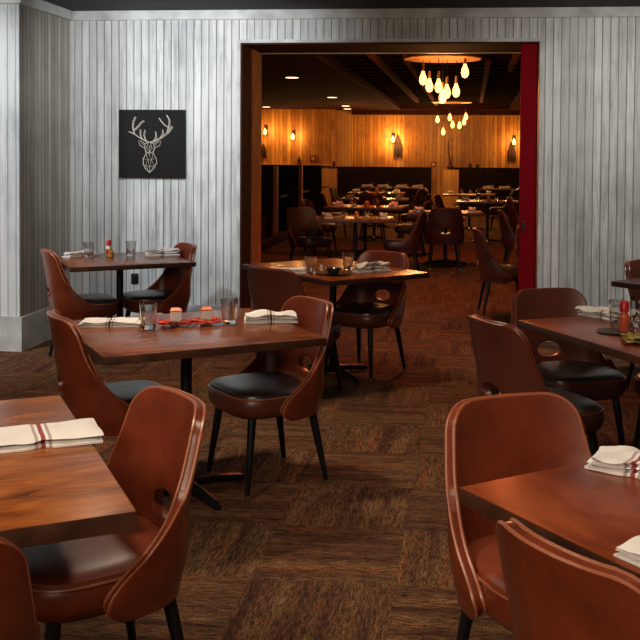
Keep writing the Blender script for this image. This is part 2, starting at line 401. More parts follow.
# stag picture
pw = .588
art = thing('wall_picture', 'square charcoal picture of a pale stag head hanging on the white boards', 'picture', (-3.042, YW - .03, 1.338))
obj('canvas', box(0, pw, 0, .03, 0, pw, bev=.003), M['canvas'], art)
def dp(x, y): return Vector(((x - 78) / 467 * pw, -.003, (1 - (y - 65) / 495) * pw))
DL = [  # left antler, right antler, tines, ears, face
    ([(290, 300), (262, 290), (225, 268), (185, 240), (150, 225)], 5), ([(186, 238), (175, 190), (180, 150), (195, 115)], 5), ([(188, 212), (215, 185), (232, 160), (255, 145)], 5),
    ([(240, 278), (228, 240), (230, 208)], 4), ([(268, 292), (255, 250), (262, 212)], 4),
    ([(300, 300), (330, 292), (380, 265), (430, 225), (456, 183)], 5), ([(418, 232), (432, 185), (436, 140), (415, 102)], 5), ([(428, 192), (400, 175), (375, 145), (362, 125)], 5),
    ([(370, 270), (388, 240), (388, 210)], 4), ([(322, 296), (342, 260), (336, 222)], 4),
    ([(262, 312), (232, 290), (220, 292), (228, 325), (262, 345)], 3), ([(258, 325), (238, 305)], 2), ([(330, 312), (362, 292), (376, 294), (368, 325), (330, 345)], 3), ([(335, 325), (358, 305)], 2),
    ([(290, 300), (262, 315), (265, 350), (272, 385), (252, 420), (252, 460), (268, 495), (297, 522), (325, 495), (348, 450), (340, 410), (322, 385), (330, 345), (328, 315), (300, 300)], 4),
    ([(290, 300), (275, 340), (297, 330), (315, 345), (300, 300)], 2.5), ([(275, 340), (297, 370), (315, 345)], 2.5), ([(297, 330), (297, 370)], 2), ([(272, 385), (297, 370), (322, 385)], 2.5),
    ([(272, 385), (285, 430), (297, 395), (310, 430), (322, 385)], 2.5), ([(297, 370), (297, 400)], 2.5), ([(252, 420), (285, 430), (268, 470), (252, 460)], 2), ([(340, 410), (310, 430), (330, 470), (348, 450)], 2),
    ([(285, 430), (297, 480), (310, 430)], 2.5), ([(268, 470), (297, 522), (330, 470)], 2), ([(268, 470), (297, 480), (330, 470)], 2), ([(297, 480), (297, 520)], 2), ([(285, 430), (310, 430)], 2), ([(265, 350), (285, 385), (297, 370)], 2), ([(328, 350), (312, 385), (297, 370)], 2)]
bm = bmesh.new()
for pl, w in DL: tube(bm, [dp(*p) for p in pl], w * .00075, 5)
for pl, w in DL[:10]:                       # second strand along the antlers
    tube(bm, [dp(p[0] + 7, p[1] + 5) for p in pl], .0018, 5)
obj('stag_drawing', bm, M['string'], art)

# ------------------------------------------------------------------ chair
def lerp_tab(tab, z):
    if z <= tab[0][0]: return tab[0][1]
    n = len(tab)
    def sl(i):
        if i == 0 or i == n - 1:
            j = min(i, n - 2); return (tab[j + 1][1] - tab[j][1]) / (tab[j + 1][0] - tab[j][0])
        return (tab[i + 1][1] - tab[i - 1][1]) / (tab[i + 1][0] - tab[i - 1][0])
    for i in range(n - 1):
        (a, va), (b_, vb) = tab[i], tab[i + 1]
        if z <= b_:
            h = b_ - a; t = (z - a) / h; t2 = t * t; t3 = t2 * t
            return (2 * t3 - 3 * t2 + 1) * va + (t3 - 2 * t2 + t) * h * sl(i) + (-2 * t3 + 3 * t2) * vb + (t3 - t2) * h * sl(i + 1)
    return tab[-1][1]
ZB, ZT = .345, .84
YB = [(.345, -.200), (.45, -.224), (.60, -.244), (.72, -.262), (.84, -.285)]
YF = [(.345, .01), (.375, .050), (.41, .050), (.45, .012), (.50, -.056), (.56, -.115), (.64, -.165), (.74, -.202), (.84, -.232)]
HW = [(.345, .238), (.42, .257), (.60, .236), (.84, .203)]
def shell_pt(s, v, off=0.):
    z = ZB + (ZT - ZB) * v
    yb, yf, hw = lerp_tab(YB, z), lerp_tab(YF, z), lerp_tab(HW, z)
    r = .07; lim = 1.
    if ZT - z < r: lim = 1 - (r - math.sqrt(max(0, r * r - (r - (ZT - z)) ** 2))) / hw
    if z - ZB < .05: pass
    e = .72
    x = hw * lim * math.copysign(abs(math.sin(s * PI / 2)) ** (e + .2 * v), s)
    X = min(1., abs(x) / hw)
    ell = 1 - (1 - X ** (2 / e)) ** (e / 2)
    k = max(0., min(1., (z - .44) / .2)); k = k * k * (3 - 2 * k)
    y = yb + (yf - yb) * (ell * (1 - k) + X ** 2.3 * k)
    return Vector((x, y, z))
def build_chair(name, label, brown, pipe, pad, side=None, padname='seat_pad'):
    t = thing(name, label, 'chair')
    # shell with the oval hole low in the back
    nu, nv = 64, 40
    bm = bmesh.new(); grid = []
    for j in range(nv + 1):
        v = j / nv
        v = v if v < .8 else .8 + .2 * math.sin((v - .8) / .2 * PI / 2)
        grid.append([bm.verts.new(shell_pt(-1 + 2 * i / nu, v)) for i in range(nu + 1)])
    hc, hx, hz = .530, .074, .040
    def q(p): return (p.x / hx) ** 2 + ((p.z - hc) / hz) ** 2
    for j in range(nv):
        for i in range(nu):
            vs = (grid[j][i], grid[j][i + 1], grid[j + 1][i + 1], grid[j + 1][i])
            c = sum((w.co for w in vs), Vector()) / 4
            if c.y < -.15 and q(c) < 1: continue
            bm.faces.new(vs)
    for vtx in bm.verts:
        if vtx.co.y < -.15 and q(vtx.co) < 2.2 and any(e.is_boundary for e in vtx.link_edges):
            k = 1 / math.sqrt(max(q(vtx.co), 1e-6)); vtx.co.x *= k; vtx.co.z = hc + (vtx.co.z - hc) * k
    loose = [v_ for v_ in bm.verts if not v_.link_faces]; bmesh.ops.delete(bm, geom=loose, context='VERTS')
    sh = obj('backrest', bm, brown, t)
    so = sh.modifiers.new('s', 'SOLIDIFY'); so.thickness = .034; so.offset = 0; so.use_even_offset = False
    be = sh.modifiers.new('b', 'BEVEL'); be.width = .008; be.segments = 2; be.limit_method = 'ANGLE'; be.angle_limit = R(50)
    bake(sh)
    for p in sh.data.polygons: p.use_smooth = True
    # double welt running round the edge
    pts = [(-1, j / 40) for j in range(2, 36)] + [(-1, .90), (-1, .93), (-1, .955), (-1, .975), (-1, .99), (-1, 1.)] + [(-1 + 2 * i / 26, 1.) for i in range(1, 26)] + [(1, 1.), (1, .99), (1, .975), (1, .955), (1, .93), (1, .90)] + [(1, j / 40) for j in range(35, 1, -1)]
    def nrm(s, v):
        s_, v_ = max(-.96, min(.96, s)), max(.02, min(.96, v)); e = .02
        a = shell_pt(s_ + e, v_) - shell_pt(s_ - e, v_); b_ = shell_pt(s_, v_ + e) - shell_pt(s_, v_ - e)
        return a.cross(b_).normalized()
    for sg in (-1, 1):
        bm = bmesh.new()
        pl = [shell_pt(s, v) + nrm(s, v) * (.0125 * sg) for s, v in pts]
        # push outward so the welt sits proud on the rim
        ctr = Vector((0, -.2, .6))
        tube(bm, pl, .0052, 6)
        obj('welt', bm, pipe, t)
    # seat: rounded cushion
    def ring(bm, k, z, n=40, sy=1., dy=0.):
        vs = []
        for i in range(n):
            a = 2 * PI * i / n; ee = .54
            cx_ = math.copysign(abs(math.cos(a)) ** ee, math.cos(a)); sy_ = math.copysign(abs(math.sin(a)) ** ee, math.sin(a))
            wd = .238 * k * (1 if sy_ > 0 else 1 - .10 * (-sy_))
            vs.append(bm.verts.new((wd * cx_, (.228 * k) * sy_ * sy + .012 + dy, z)))
        return vs
    def skin(bm, rs):
        n = len(rs[0])
        for a, b_ in zip(rs, rs[1:]):
            for i in range(n): bm.faces.new((a[i], a[(i + 1) % n], b_[(i + 1) % n], b_[i]))
        bm.faces.new(rs[0][::-1]); bm.faces.new(rs[-1])
    bm = bmesh.new()
    skin(bm, [ring(bm, k, z) for k, z in ((.80, .352), (.90, .357), (.965, .372), (1., .395), (1.005, .42), (.995, .440), (.97, .450), (.9, .452))])
    obj('seat', bm, side or brown, t)
    bm = bmesh.new()
    skin(bm, [ring(bm, k, z) for k, z in ((.93, .446), (.965, .451), (.955, .462), (.90, .471), (.78, .478), (.55, .483), (.25, .485))])
    obj(padname, bm, pad, t)
    bm = bmesh.new(); r_ = ring(bm, .988, .449); pl = [v_.co.copy() for v_ in r_]; bm.free(); bm = bmesh.new(); tube(bm, pl, .0045, 6, True)
    obj('seat_piping', bm, pipe, t)
    for sx in (-1, 1):
        for sy in (-1, 1):
            a = Vector((.165 * sx, .16 if sy > 0 else -.15, .36)); b_ = Vector((.205 * sx, .205 if sy > 0 else -.215, 0.))
            d = b_ - a
            lg = obj('leg', tube(bmesh.new(), [a, a + d * .3, a + d * .945], [.020, .0185, .0115], 12), M['black'], t)
            obj('foot_cap', tube(bmesh.new(), [a + d * .94, a + d * .955, b_], [.0135, .0135, .0115], 12), M['chrome'], lg)
    return t
chair_brown = build_chair('dining_chair', '', M['leather'], M['piping'], M['pad_brown'])
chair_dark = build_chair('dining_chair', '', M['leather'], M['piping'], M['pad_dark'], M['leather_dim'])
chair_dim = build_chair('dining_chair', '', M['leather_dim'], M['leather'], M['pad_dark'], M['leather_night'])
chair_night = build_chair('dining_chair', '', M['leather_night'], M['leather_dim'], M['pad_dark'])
UB, UD, UM, UX = [False], [False], [False], [False]
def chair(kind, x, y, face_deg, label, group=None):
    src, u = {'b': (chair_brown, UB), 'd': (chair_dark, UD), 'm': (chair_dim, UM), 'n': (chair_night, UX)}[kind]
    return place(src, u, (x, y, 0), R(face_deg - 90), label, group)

# ------------------------------------------------------------------ tables
def table(x, y, deg, w, d, label, wood, th=.035, group=None, h=.75, far=False, base_deg=0):
    t = thing('dining_table', label, 'table', (x, y, 0), R(deg), group)
    bm = box(-w / 2, w / 2, -d / 2, d / 2, h - th, h, bev=.004)
    for f in bm.faces: f.material_index = 0 if f.normal.z > .7 else 1
    obj('table_top', bm, [wood, M['wood_edge']], t)
    obj('pedestal', lat([(.026, .03), (.026, h - th - .02), (.09, h - th - .015), (.09, h - th)], 16), M['black'], t)
    for k in range(4):
        a = R(base_deg) + k * PI / 2; c_, s_ = math.cos(a), math.sin(a)
        l = .30 if d > .7 else .26
        p = lambda r, z: (r * c_, r * s_, z)
        obj('base_arm', tube(bmesh.new(), [p(.0, .045), p(.15, .038), p(l - .02, .020), p(l, .013)], [.026, .022, .018, .013], 8), M['black'], t)
    return t
G34 = 34
table(-1.282, 4.426, G34, .97, .94, 'square brown wooden table with red autumn leaves and two little white boxes on it', M['wood_top'], base_deg=10)
table(-2.639, 7.329, 33, .91, .91, 'square brown wooden table in the left corner under the stag picture', M['wood_top'], base_deg=10)
table(-.957, 6.95, 42, .82, 1.14, 'brown wooden table set for two just in front of the wide opening', M['wood_top'])
def from_corner(cx, cy, ang, w, d):      # corner is the local (+x,-y) corner
    u = Vector((math.cos(R(ang)), math.sin(R(ang)))); v = Vector((-u.y, u.x))
    return Vector((cx, cy)) - u * w / 2 + v * d / 2
c = from_corner(-.735, 2.151, 31, .80, 1.18)
table(c.x, c.y, 31, .80, 1.18, 'golden brown wooden table at the left edge, nearest on that side', M['wood_gold'], .045)
def from_left(cx, cy, ang, w, d):        # corner is the local (-x,-y) corner of a table whose local x runs to ang
    u = Vector((math.cos(R(ang)), math.sin(R(ang)))); v = Vector((-u.y, u.x))
    return Vector((cx, cy)) + u * w / 2 + v * d / 2
c1 = from_left(-.021, 2.403, -53, 1.20, .78)
table(c1.x, c1.y, -53, 1.20, .78, 'reddish brown wooden table at the bottom right, nearest on that side', M['wood_red'], .04)
c2_ = from_left(.236, 4.904, -62, 1.20, .80)
table(c2_.x, c2_.y, -62, 1.20, .80, 'dark reddish table on the right with a red capped bottle on it', M['wood_red'])
c3_ = from_left(.903, 6.535, -45, .9, .8)
table(c3_.x, c3_.y, -45, .9, .8, 'dark table whose corner shows at the right edge before the white wall', M['wood_edge'])

def polar(x, y, deg, r): return x + r * math.cos(R(deg)), y + r * math.sin(R(deg))
def at(tx, ty, deg, du, dv):
    u = Vector((math.cos(R(deg)), math.sin(R(deg)))); v = Vector((-u.y, u.x)); p = Vector((tx, ty)) + u * du + v * dv; return p.x, p.y
chair('d', -.955, 4.64, 220, 'brown leather chair with black seat at the right of the table with red leaves')
chair('d', -1.575, 4.345, 34, 'brown leather chair with black seat at the left of the table with red leaves')
chair('d', -2.85, 7.14, 32, 'brown leather chair seen from behind at the left of the corner table')
chair('d', -2.40, 7.46, 216, 'brown leather chair facing left beneath the wall right of the stag picture')
chair('m', -1.10, 6.31, 58, 'brown chair with plain back to us left of the table by the opening')
chair('d', -.74, 7.04, 240, 'dark chair with slotted back at the right of the table by the opening')
chair('b', -1.04, 2.66, 222, 'glossy cognac leather chair facing left at the golden table')
chair('b', -1.135, 1.885, 120, 'cognac chair back cropped at the bottom left corner')
chair('b', .235, 2.71, -63, 'cognac leather chair at the far side of the nearest right table')
chair('b', .375, 1.985, 38, 'large cognac chair back in the bottom right corner, closest to us')
chair('m', .31, 4.46, 31, 'wide brown chair back left of the dark table with the red capped bottle')
chair('m', .51, 5.13, -66, 'brown chair behind the dark table with the red capped bottle')
chair('m', 1.10, 5.02, -147, 'dark chair under the right end of the table with the red capped bottle')
chair('m', 1.35, 6.80, -45, 'dark brown chair at the right edge against the white boards')

# ------------------------------------------------------------------ small things
def glass_bm(h=.115, r=.041):
    f = lambda a: 1 + .03 * math.cos(a * 9)
    return lat([(r * .72, 0), (r * .78, .004), (r * .86, h * .35), (r, h), (r - .0025, h + .001), (r * .86 - .004, h * .36), (r * .74 - .004, .018), (.0001, .016)], 54, cap=True, fac=f)
glass0 = obj('drinking_glass', glass_bm(), M['glass']); tag(glass0, '', 'glass'); UG = [False]
def glass(x, y, label, group=None, z=.7512): return place(glass0, UG, (x, y, z), random.random(), label, group)
def napkin_bm(l=.27, w=.105, layers=3, seed=1, amp=.004, h=.007, fan=0.):
    bm = bmesh.new(); rnd = random.Random(seed)
    for k in range(layers):
        nx, ny = 22, 8; dl = rnd.uniform(-.012, .008) * k; top = []; bot = []
        ang = fan * k
        for i in range(nx + 1):
            a = []; b_ = []
            for j in range(ny + 1):
                x = (i / nx - .5) * (l + dl); y = (j / ny - .5) * (w - .006 * k)
                edge = max(abs(2 * i / nx - 1), abs(2 * j / ny - 1)); rd = 1 - max(0, (edge - .72) / .28) ** 3
                wv = (noise.noise(Vector((x * 16 + seed * 5, y * 26, k * 2.3))) + .4) * amp * (k + .6) * 1.6
                pinch = 1 - .18 * math.exp(-(x / .02) ** 2)
                y *= pinch
                xr = x * math.cos(ang) - y * math.sin(ang); yr = x * math.sin(ang) + y * math.cos(ang)
                z0 = k * h * 1.04 + max(0, wv) * .55
                a.append(bm.verts.new((xr, yr, z0 + .0008 + h * (.45 + .5 * rd)))); b_.append(bm.verts.new((xr, yr, z0 + h * (.45 - .45 * rd) if k else .0)))
            top.append(a); bot.append(b_)
        for i in range(nx):
            for j in range(ny):
                bm.faces.new((top[i][j], top[i + 1][j], top[i + 1][j + 1], top[i][j + 1]))
                bm.faces.new((bot[i][j], bot[i][j + 1], bot[i + 1][j + 1], bot[i + 1][j]))
        for i in range(nx):
            bm.faces.new((top[i][0], bot[i][0], bot[i + 1][0], top[i + 1][0])); bm.faces.new((top[i][ny], top[i + 1][ny], bot[i + 1][ny], bot[i][ny]))
        for j in range(ny):
            bm.faces.new((top[0][j], top[0][j + 1], bot[0][j + 1], bot[0][j])); bm.faces.new((top[nx][j], bot[nx][j], bot[nx][j + 1], top[nx][j + 1]))
    return bm
def napkin(x, y, deg, label, mat='napkin_brown', group=None, **k):
    o = obj('napkin', napkin_bm(**k), M[mat]); o.location = (x, y, .7515); o.rotation_euler = (0, 0, R(deg)); return tag(o, label, 'napkin', group)
napkin(-1.655, 4.475, 12, 'folded white napkin with brown band at the left of the table with red leaves', seed=2, l=.27, w=.13)
napkin(-.945, 4.69, 14, 'folded white napkin with brown band at the right of the table with red leaves', seed=3, l=.25, w=.13, h=.011, amp=.006)
napkin(-3.00, 7.45, 60, 'folded white napkin at the left of the corner table', seed=4, l=.27, w=.09, h=.01)
napkin(-2.40, 7.61, 28, 'folded white napkin at the right of the corner table', seed=5, l=.26, w=.12, amp=.009, h=.012)
napkin(-1.215, 6.60, 15, 'folded white napkin at the left of the table by the opening', seed=6, l=.26, w=.10, h=.01)
napkin(-.67, 6.80, 40, 'crumpled white napkin at the right of the table by the opening', seed=7, l=.27, w=.09, amp=.016, h=.012)
napkin(-1.185, 2.655, 30, 'white napkin with a red and grey stripe on the golden table', 'napkin_red', seed=8, l=.31, w=.20, layers=2, h=.011)
napkin(.44, 2.575, -32, 'white napkin with a thin red band at the far side of the nearest right table', 'napkin_red', seed=9, l=.25, w=.14, amp=.008, fan=.10, h=.011)
napkin(.425, 2.045, 40, 'white napkin cropped by the right edge beside the closest chair', 'napkin_red', seed=10, l=.24, w=.13)
napkin(.685, 5.03, -52, 'folded white napkin on the dark table with the red capped bottle', 'napkin_brown', seed=11, l=.30, w=.13, amp=.008, fan=.12, h=.010)
glass(-1.455, 4.41, 'glass tumbler beside the left napkin on the table with red leaves')
glass(-1.125, 4.60, 'glass tumbler right of the red leaves')
glass(-2.895, 7.36, 'glass tumbler left of the red capped bottle on the corner table')
glass(-2.62, 7.52, 'glass tumbler by the right napkin on the corner table')
glass(-1.06, 6.60, 'glass tumbler by the left napkin on the table by the opening')
glass(-.845, 6.90, 'glass tumbler beside the crumpled napkin on the table by the opening')
glass(.70, 4.84, 'glass tumbler behind the red capped bottle on the dark right table')
glass(.79, 4.80, 'glass tumbler right of the red capped bottle on the dark right table')
def lpart(name, prof, mat, par, n=20): return obj(name, lat(prof, n), M[mat], par)
def bottle(x, y, label, body, cap, h=.115, r=.022, band=None):
    t = thing('condiment_bottle', label, 'bottle', (x, y, .7512))
    lpart('body', [(r * .9, 0), (r, .006), (r, h * .45), (r * .96, h * .52), (r * .62, h * .60), (r * .6, h * .66)], body, t)
    if band: lpart('label_band', [(r * 1.02, h * .15), (r * 1.03, h * .17), (r * 1.03, h * .40), (r * 1.02, h * .42)], band, t)
    lpart('cap', [(r * .7, h * .64), (r * .86, h * .66), (r * .86, h * .9), (r * .6, h), (.0001, h)], cap, t)
    return t
bottle(-2.79, 7.50, 'small red capped sauce bottle on the corner table', 'salt', 'red_cap', .125, .022, 'red_cap')
bottle(.70, 4.62, 'orange sauce bottle with red cap on the dark right table', 'ketchup', 'red_cap', .138, .025, None)
t = thing('honey_jar', 'little amber jar with brass lid on the corner table', 'jar', (-2.735, 7.40, .7512))
lpart('jar_body', [(.018, 0), (.022, .004), (.022, .035), (.017, .04)], 'amber_jar', t); lpart('jar_lid', [(.0195, .04), (.0195, .054), (.0001, .055)], 'yellow_lid', t)
t = thing('salt_shaker', 'tiny pale salt shaker beside the dark bowl on the table by the opening', 'shaker', (-1.01, 6.76, .7512))
lpart('shaker_body', [(.013, 0), (.015, .003), (.012, .035)], 'salt', t); lpart('shaker_cap', [(.0125, .035), (.011, .045), (.0001, .048)], 'chrome', t)
tag(obj('serving_plate', lat([(.06, 0), (.07, .002), (.115, .010), (.117, .012), (.07, .005), (.0001, .004)], 40), M['slate']), 'dark flat plate under the small bowl on the table by the opening', 'plate').location = (-.90, 6.60, .7512)
tag(obj('condiment_bowl', lat([(.03, 0), (.034, .003), (.052, .035), (.053, .038), (.050, .036), (.03, .008), (.0001, .006)], 32), M['bowl']), 'small dark glazed bowl on the table by the opening', 'bowl').location = (-.905, 6.60, .7560)
for x, y, a, lb in ((-1.355, 4.505, 20, 'small white box with an orange lid at the left of the red leaves'), (-1.225, 4.56, 28, 'small white box with an orange lid at the right of the red leaves')):
    t = thing('gift_box', lb, 'box', (x, y, .7512), R(a))
    obj('box_body', box(-.025, .025, -.018, .018, 0, .066, bev=.001), M['white_card'], t)
    bm = bmesh.new(); vs = [bm.verts.new(p) for p in ((-.027, -.020, 0.0662), (.027, -.020, 0.0662), (.027, .020, 0.0662), (-.027, .020, 0.0662), (-.018, 0, 0.084), (.018, 0, 0.084), (-.027, -.020, 0.072), (.027, -.020, 0.072), (.027, .020, 0.072), (-.027, .020, 0.072))]
    for q_ in ((3, 2, 1, 0), (0, 1, 7, 6), (1, 2, 8, 7), (2, 3, 9, 8), (3, 0, 6, 9), (6, 7, 5, 4), (8, 9, 4, 5), (7, 8, 5), (9, 6, 4)): bm.faces.new([vs[i] for i in q_])
    obj('box_lid', bm, M['orange'], t)
def leaves(x, y, n, rx, ry, ang, mat, label, seed, cat='leaves'):
    rnd = random.Random(seed); bm = bmesh.new()
    for k in range(n):
        a0 = rnd.uniform(0, 2 * PI); cx_ = rnd.uniform(-rx, rx); cy_ = rnd.uniform(-ry, ry)
        s = rnd.uniform(.035, .055); zz = .004 + .0035 * (k % 5)
        cen = bm.verts.new((cx_, cy_, zz + .006)); rim = []
        for i in range(20):
            a = 2 * PI * i / 20; r = s * (1 if i % 4 == 0 else (.78 if i % 2 else .52)) * (.85 if i in (9, 10, 11) else 1)
            z = zz + .014 * (noise.noise(Vector((cx_ * 30 + math.cos(a) * 2, cy_ * 30 + math.sin(a) * 2, k))) + .35)
            rim.append(bm.verts.new((cx_ + r * math.cos(a + a0), cy_ + r * math.sin(a + a0), max(.001, z))))
        for i in range(20): bm.faces.new((cen, rim[i], rim[(i + 1) % 20]))
    o = obj('leaf_garland', bm, M[mat]); o.location = (x, y, .7512); o.rotation_euler = (0, 0, R(ang))
    so = o.modifiers.new('s', 'SOLIDIFY'); so.thickness = .0012; so.offset = 1; bake(o)
    return tag(o, label, cat)
leaves(-1.295, 4.53, 34, .115, .04, 24, 'leaf_red', 'red and orange autumn leaves laid around the two white boxes', 3)
leaves(.73, 4.40, 14, .05, .07, 0, 'leaf_green', 'yellow green autumn leaves at the right edge on the dark table', 5)
tag(obj('serving_plate', lat([(.05, 0), (.06, .002), (.085, .006), (.0001, .005)], 32), M['slate']), 'flat dark coaster under the red capped bottle on the dark right table', 'plate').location = (.66, 4.62, .7511)
for o_ in bpy.data.objects:
    if o_.get('label', '').startswith('orange sauce'): o_.location.z = .7572

# ------------------------------------------------------------------ dining room beyond the opening
far_napkin = obj('napkin', napkin_bm(seed=21, h=.016, amp=.01, l=.26, w=.11), M['napkin_far']); tag(far_napkin, '', 'napkin'); UN = [False]
far_jar = thing('candle_jar', '', 'candle'); UC = [False]
lpart('jar_glass', [(.026, 0), (.03, .004), (.032, .07), (.028, .072), (.026, .01), (.0001, .01)], 'amber_jar', far_jar, 16)
lpart('flame', [(.002, .045), (.007, .055), (.0001, .075)], 'bulb_small', far_jar, 10)
def far_table(x, y, deg, w, d, what, chairs, nap=2, gl=2, can=1):
    table(x, y, deg, w, d, 'far table ' + what, M['wood_top'])
    for (side, off) in chairs:
        a = {'e': 0, 'w': 180, 'n': 90, 's': -90}[side]
        r = (w if side in 'ew' else d) / 2 + .10
        px, py = at(x, y, deg, r if side == 'e' else (-r if side == 'w' else off), r if side == 'n' else (-r if side == 's' else off))
        nm = {'e': 'right', 'w': 'left', 'n': 'rear', 's': 'front'}[side]
        chair('n', px, py, deg + a + 180 + random.uniform(-7, 7), 'dark chair, %s side of far table %s' % (nm, what), 'dining chairs beyond the opening')
    for k in range(nap):
        s = -1 if k % 2 else 1; row = (k // 2) * .45 - (.22 if nap > 2 else 0)
        px, py = at(x, y, deg, s * w * .36, row); place(far_napkin, UN, (px, py, .7515), R(deg + 90 + 12 * (k % 2)), 'napkin, %s of far table %s' % (('right', 'left', 'rear right', 'rear left')[k], what), 'napkins beyond the opening')
    for k in range(gl):
        s = -1 if k % 2 else 1; row = (k // 2) * .4 - (.2 if gl > 2 else .05)
        px, py = at(x, y, deg, s * w * .15, row); glass(px, py, 'glass, %s of far table %s' % (('right', 'left', 'rear right', 'rear left')[k], what), 'glasses beyond the opening')
    for k in range(can):
        px, py = at(x, y, deg, .02, .12 - .2 * k); place(far_jar, UC, (px, py, .7512), 0, 'glowing candle jar%s on far table %s' % ('' if can == 1 else (', rear one,', ', front one,')[k], what), 'candle jars beyond the opening')
far_table(-1.45, 12.55, 8, 1.0, .85, 'just above the table by the opening', [('e', 0)], 2, 2, 1)
chair('n', -2.07, 12.85, -48, 'dark chair, left side of far table just above the table by the opening', 'dining chairs beyond the opening')
far_table(-1.62, 15.4, 0, 1.2, .85, 'second row back, left', [('w', 0), ('e', 0)], 4, 4, 2)
far_table(-1.75, 18.2, 0, 1.25, .85, 'third row back, left', [('w', 0), ('e', 0), ('s', .02)], 4, 4, 2)
far_table(-2.0, 21.2, 0, 1.2, .85, 'last before the far booths, left', [('w', 0), ('e', 0)], 4, 4, 2)
far_table(-.35, 14.2, 3, 1.05, .85, 'in the middle of the dining room', [('s', -.03)], 2, 2, 1)
far_table(.30, 17.9, 0, 1.1, .85, 'before the middle wooden post', [('w', 0)], 2, 2, 1)
far_table(-.02, 20.9, 0, 1.1, .85, 'close to the middle wooden post', [('w', 0), ('e', 0)], 2, 2, 1)
far_table(1.5, 17.0, 0, 1.0, .85, 'at the far right', [('w', 0)], 2, 2, 1)
far_table(1.25, 13.2, 0, 1.0, .85, 'half hidden behind the red door', [('w', 0)], 2, 2, 0)
far_table(.98, 9.95, 8, .80, .80, 'right beside the red door', [('n', -.18)], 1, 1, 0)
chair('m', .32, 9.78, 6, 'tall brown chair standing beside the red door')
# booths
def far_booth(x, y, rz, w, label, group):
    t = thing('booth_bench', label, 'booth', (x, y, 0), rz, group)
    obj('bench_back', box(-w / 2, w / 2, -.08, .04, 0.1, 1.23, bev=.02), M['booth'], t)
    obj('bench_seat', box(-w / 2 + .01, w / 2 - .01, .04, .55, .34, .47, bev=.03), M['booth'], t)
    obj('bench_plinth', box(-w / 2 + .02, w / 2 - .02, .04, .48, 0, .34), M['booth_wood'], t)
    return t
xs = [-3.45, -2.55, -1.65, -.15, .75, 1.65, 2.55]
nm = ['by the left wooden post', 'second from the left wooden post', 'left of the middle wooden post', 'right of the middle wooden post', 'second right of the middle post', 'third right of the middle post', 'at the right end']
for x, n_ in zip(xs, nm): far_booth(x + .15, 26.9, PI, .897, 'dark booth bench at far wall ' + n_, 'booth benches along the far wall')
for x, lb in ((-3.72, 'amber wooden post at the left end of the far booths'), (-.51, 'amber wooden post in the middle of the far booths')):
    o = obj('booth_post', box(-.2, .2, -.09, .09, 0, 1.17, bev=.005), M['amber_post'], None, False); o.location = (x, 26.2, 0); tag(o, lb, 'post')
def booth_table(x, y, w, d, lab, n):
    table(x, y, 0, w, d, lab, M['wood_top'])
    lab = lab.replace('booth table set before the', 'booth table by the').replace('booth table nearest the red door at the far wall', 'far wall booth table nearest the red door')
    for k in range(n):
        px = x + (k - (n - 1) / 2) * w / n
        place(far_napkin, UN, (px, y - .16, .7515), R(8 * (k % 3)), 'white napkin, place %s on %s' % (('one', 'two', 'three', 'four')[k], lab), 'napkins beyond the opening')
        glass(px + .12, y + .05, 'glass, place %s on %s' % (('one', 'two', 'three', 'four')[k], lab), 'glasses beyond the opening')
        if k % 2 == 0: place(far_jar, UC, (px + .02, y + .14, .7512), 0, 'glowing candle jar at place %s on %s' % (('one', 'two', 'three')[k // 1 if k < 3 else 2], lab), 'candle jars beyond the opening')
booth_table(-2.35, 24.75, .78, .7, 'booth table set before the far left bench', 2)
booth_table(-1.50, 24.75, .78, .7, 'booth table left of the middle wooden post', 2)
booth_table(.62, 24.5, .78, .7, 'booth table right of the middle wooden post', 2)
booth_table(1.48, 24.5, .78, .7, 'booth table nearest the red door at the far wall', 2)
for i, y in enumerate((14.9, 17.75, 20.4, 23.1)):
    ordn = ('nearest', 'second', 'third', 'fourth')[i]
    t = thing('booth_partition', 'dark booth divider on the left of the dining room, %s to us' % ordn, 'divider', (-4.75, y, 0), 0, 'booth dividers along the left')
    obj('panel', box(-1.3, 1.22, -.05, .05, 0, 1.30), M['booth_wood'], t, False)
    if i in (1, 2): obj('end_post', box(1.22, 1.29, -.06, .06, 0, 1.34, bev=.004), M['amber_post'], t, False)
    else: obj('end_post', box(1.22, 1.29, -.06, .06, 0, 1.30, bev=.004), M['booth_wood'], t, False)
    for sg, nn in ((1, 'rear'), (-1, 'front')):
        far_booth(-4.7, y + sg * .14, 0 if sg > 0 else PI, 2.2, 'dark booth bench on the %s face of the %s left divider' % (nn, ordn), 'booth benches along the left')
for y, n_ in ((16.3, 'first'), (19.1, 'second'), (21.75, 'third'), (24.9, 'fourth')):
    booth_table(-4.4, y, 1.6, .7, '%s booth table along the left side' % n_, 2)
tag(obj('booth_step', box(-3.42, -3.30, 11.5, 26.0, 0, .14, bev=.01), M['booth_wood']), 'long dark kerb at the foot of the left booths', 'kerb')

# ornaments and bulbs on the far walls
def sconce(x, y, z, label, SE):
    t = thing('wall_sconce', label, 'lamp', (x, y, z), 0, 'bare bulb sconces on the amber wall')
    obj('back_plate', box(-.05, .05, -.02, 0, .05, .17, bev=.005), M['twig'], t)
    obj('arm', tube(bmesh.new(), [(0, -.01, .11), (0, -.10, .14), (0, -.16, .11), (0, -.16, .07)], .009, 8), M['twig'], t)
    bm = bmesh.new(); lathe(bm, [(.012, .075), (.02, .05), (.045, -.005), (.05, -.04), (.035, -.08), (.0001, -.095)], 16, (0, -.16)); obj('bulb', bm, M['bulb_small'], t)
    ld = bpy.data.lights.new('sconce_light', 'POINT'); ld.color = (1, .52, .17); ld.energy = SE; ld.shadow_soft_size = .06
    lo = bpy.data.objects.new('sconce_light', ld); C.objects.link(lo); lo.location = (x, y - .30, z - .01)
SE = 42.
sconce(-5.59, JY, 2.17, 'bare bulb sconce at the far left of the amber wall', 16)
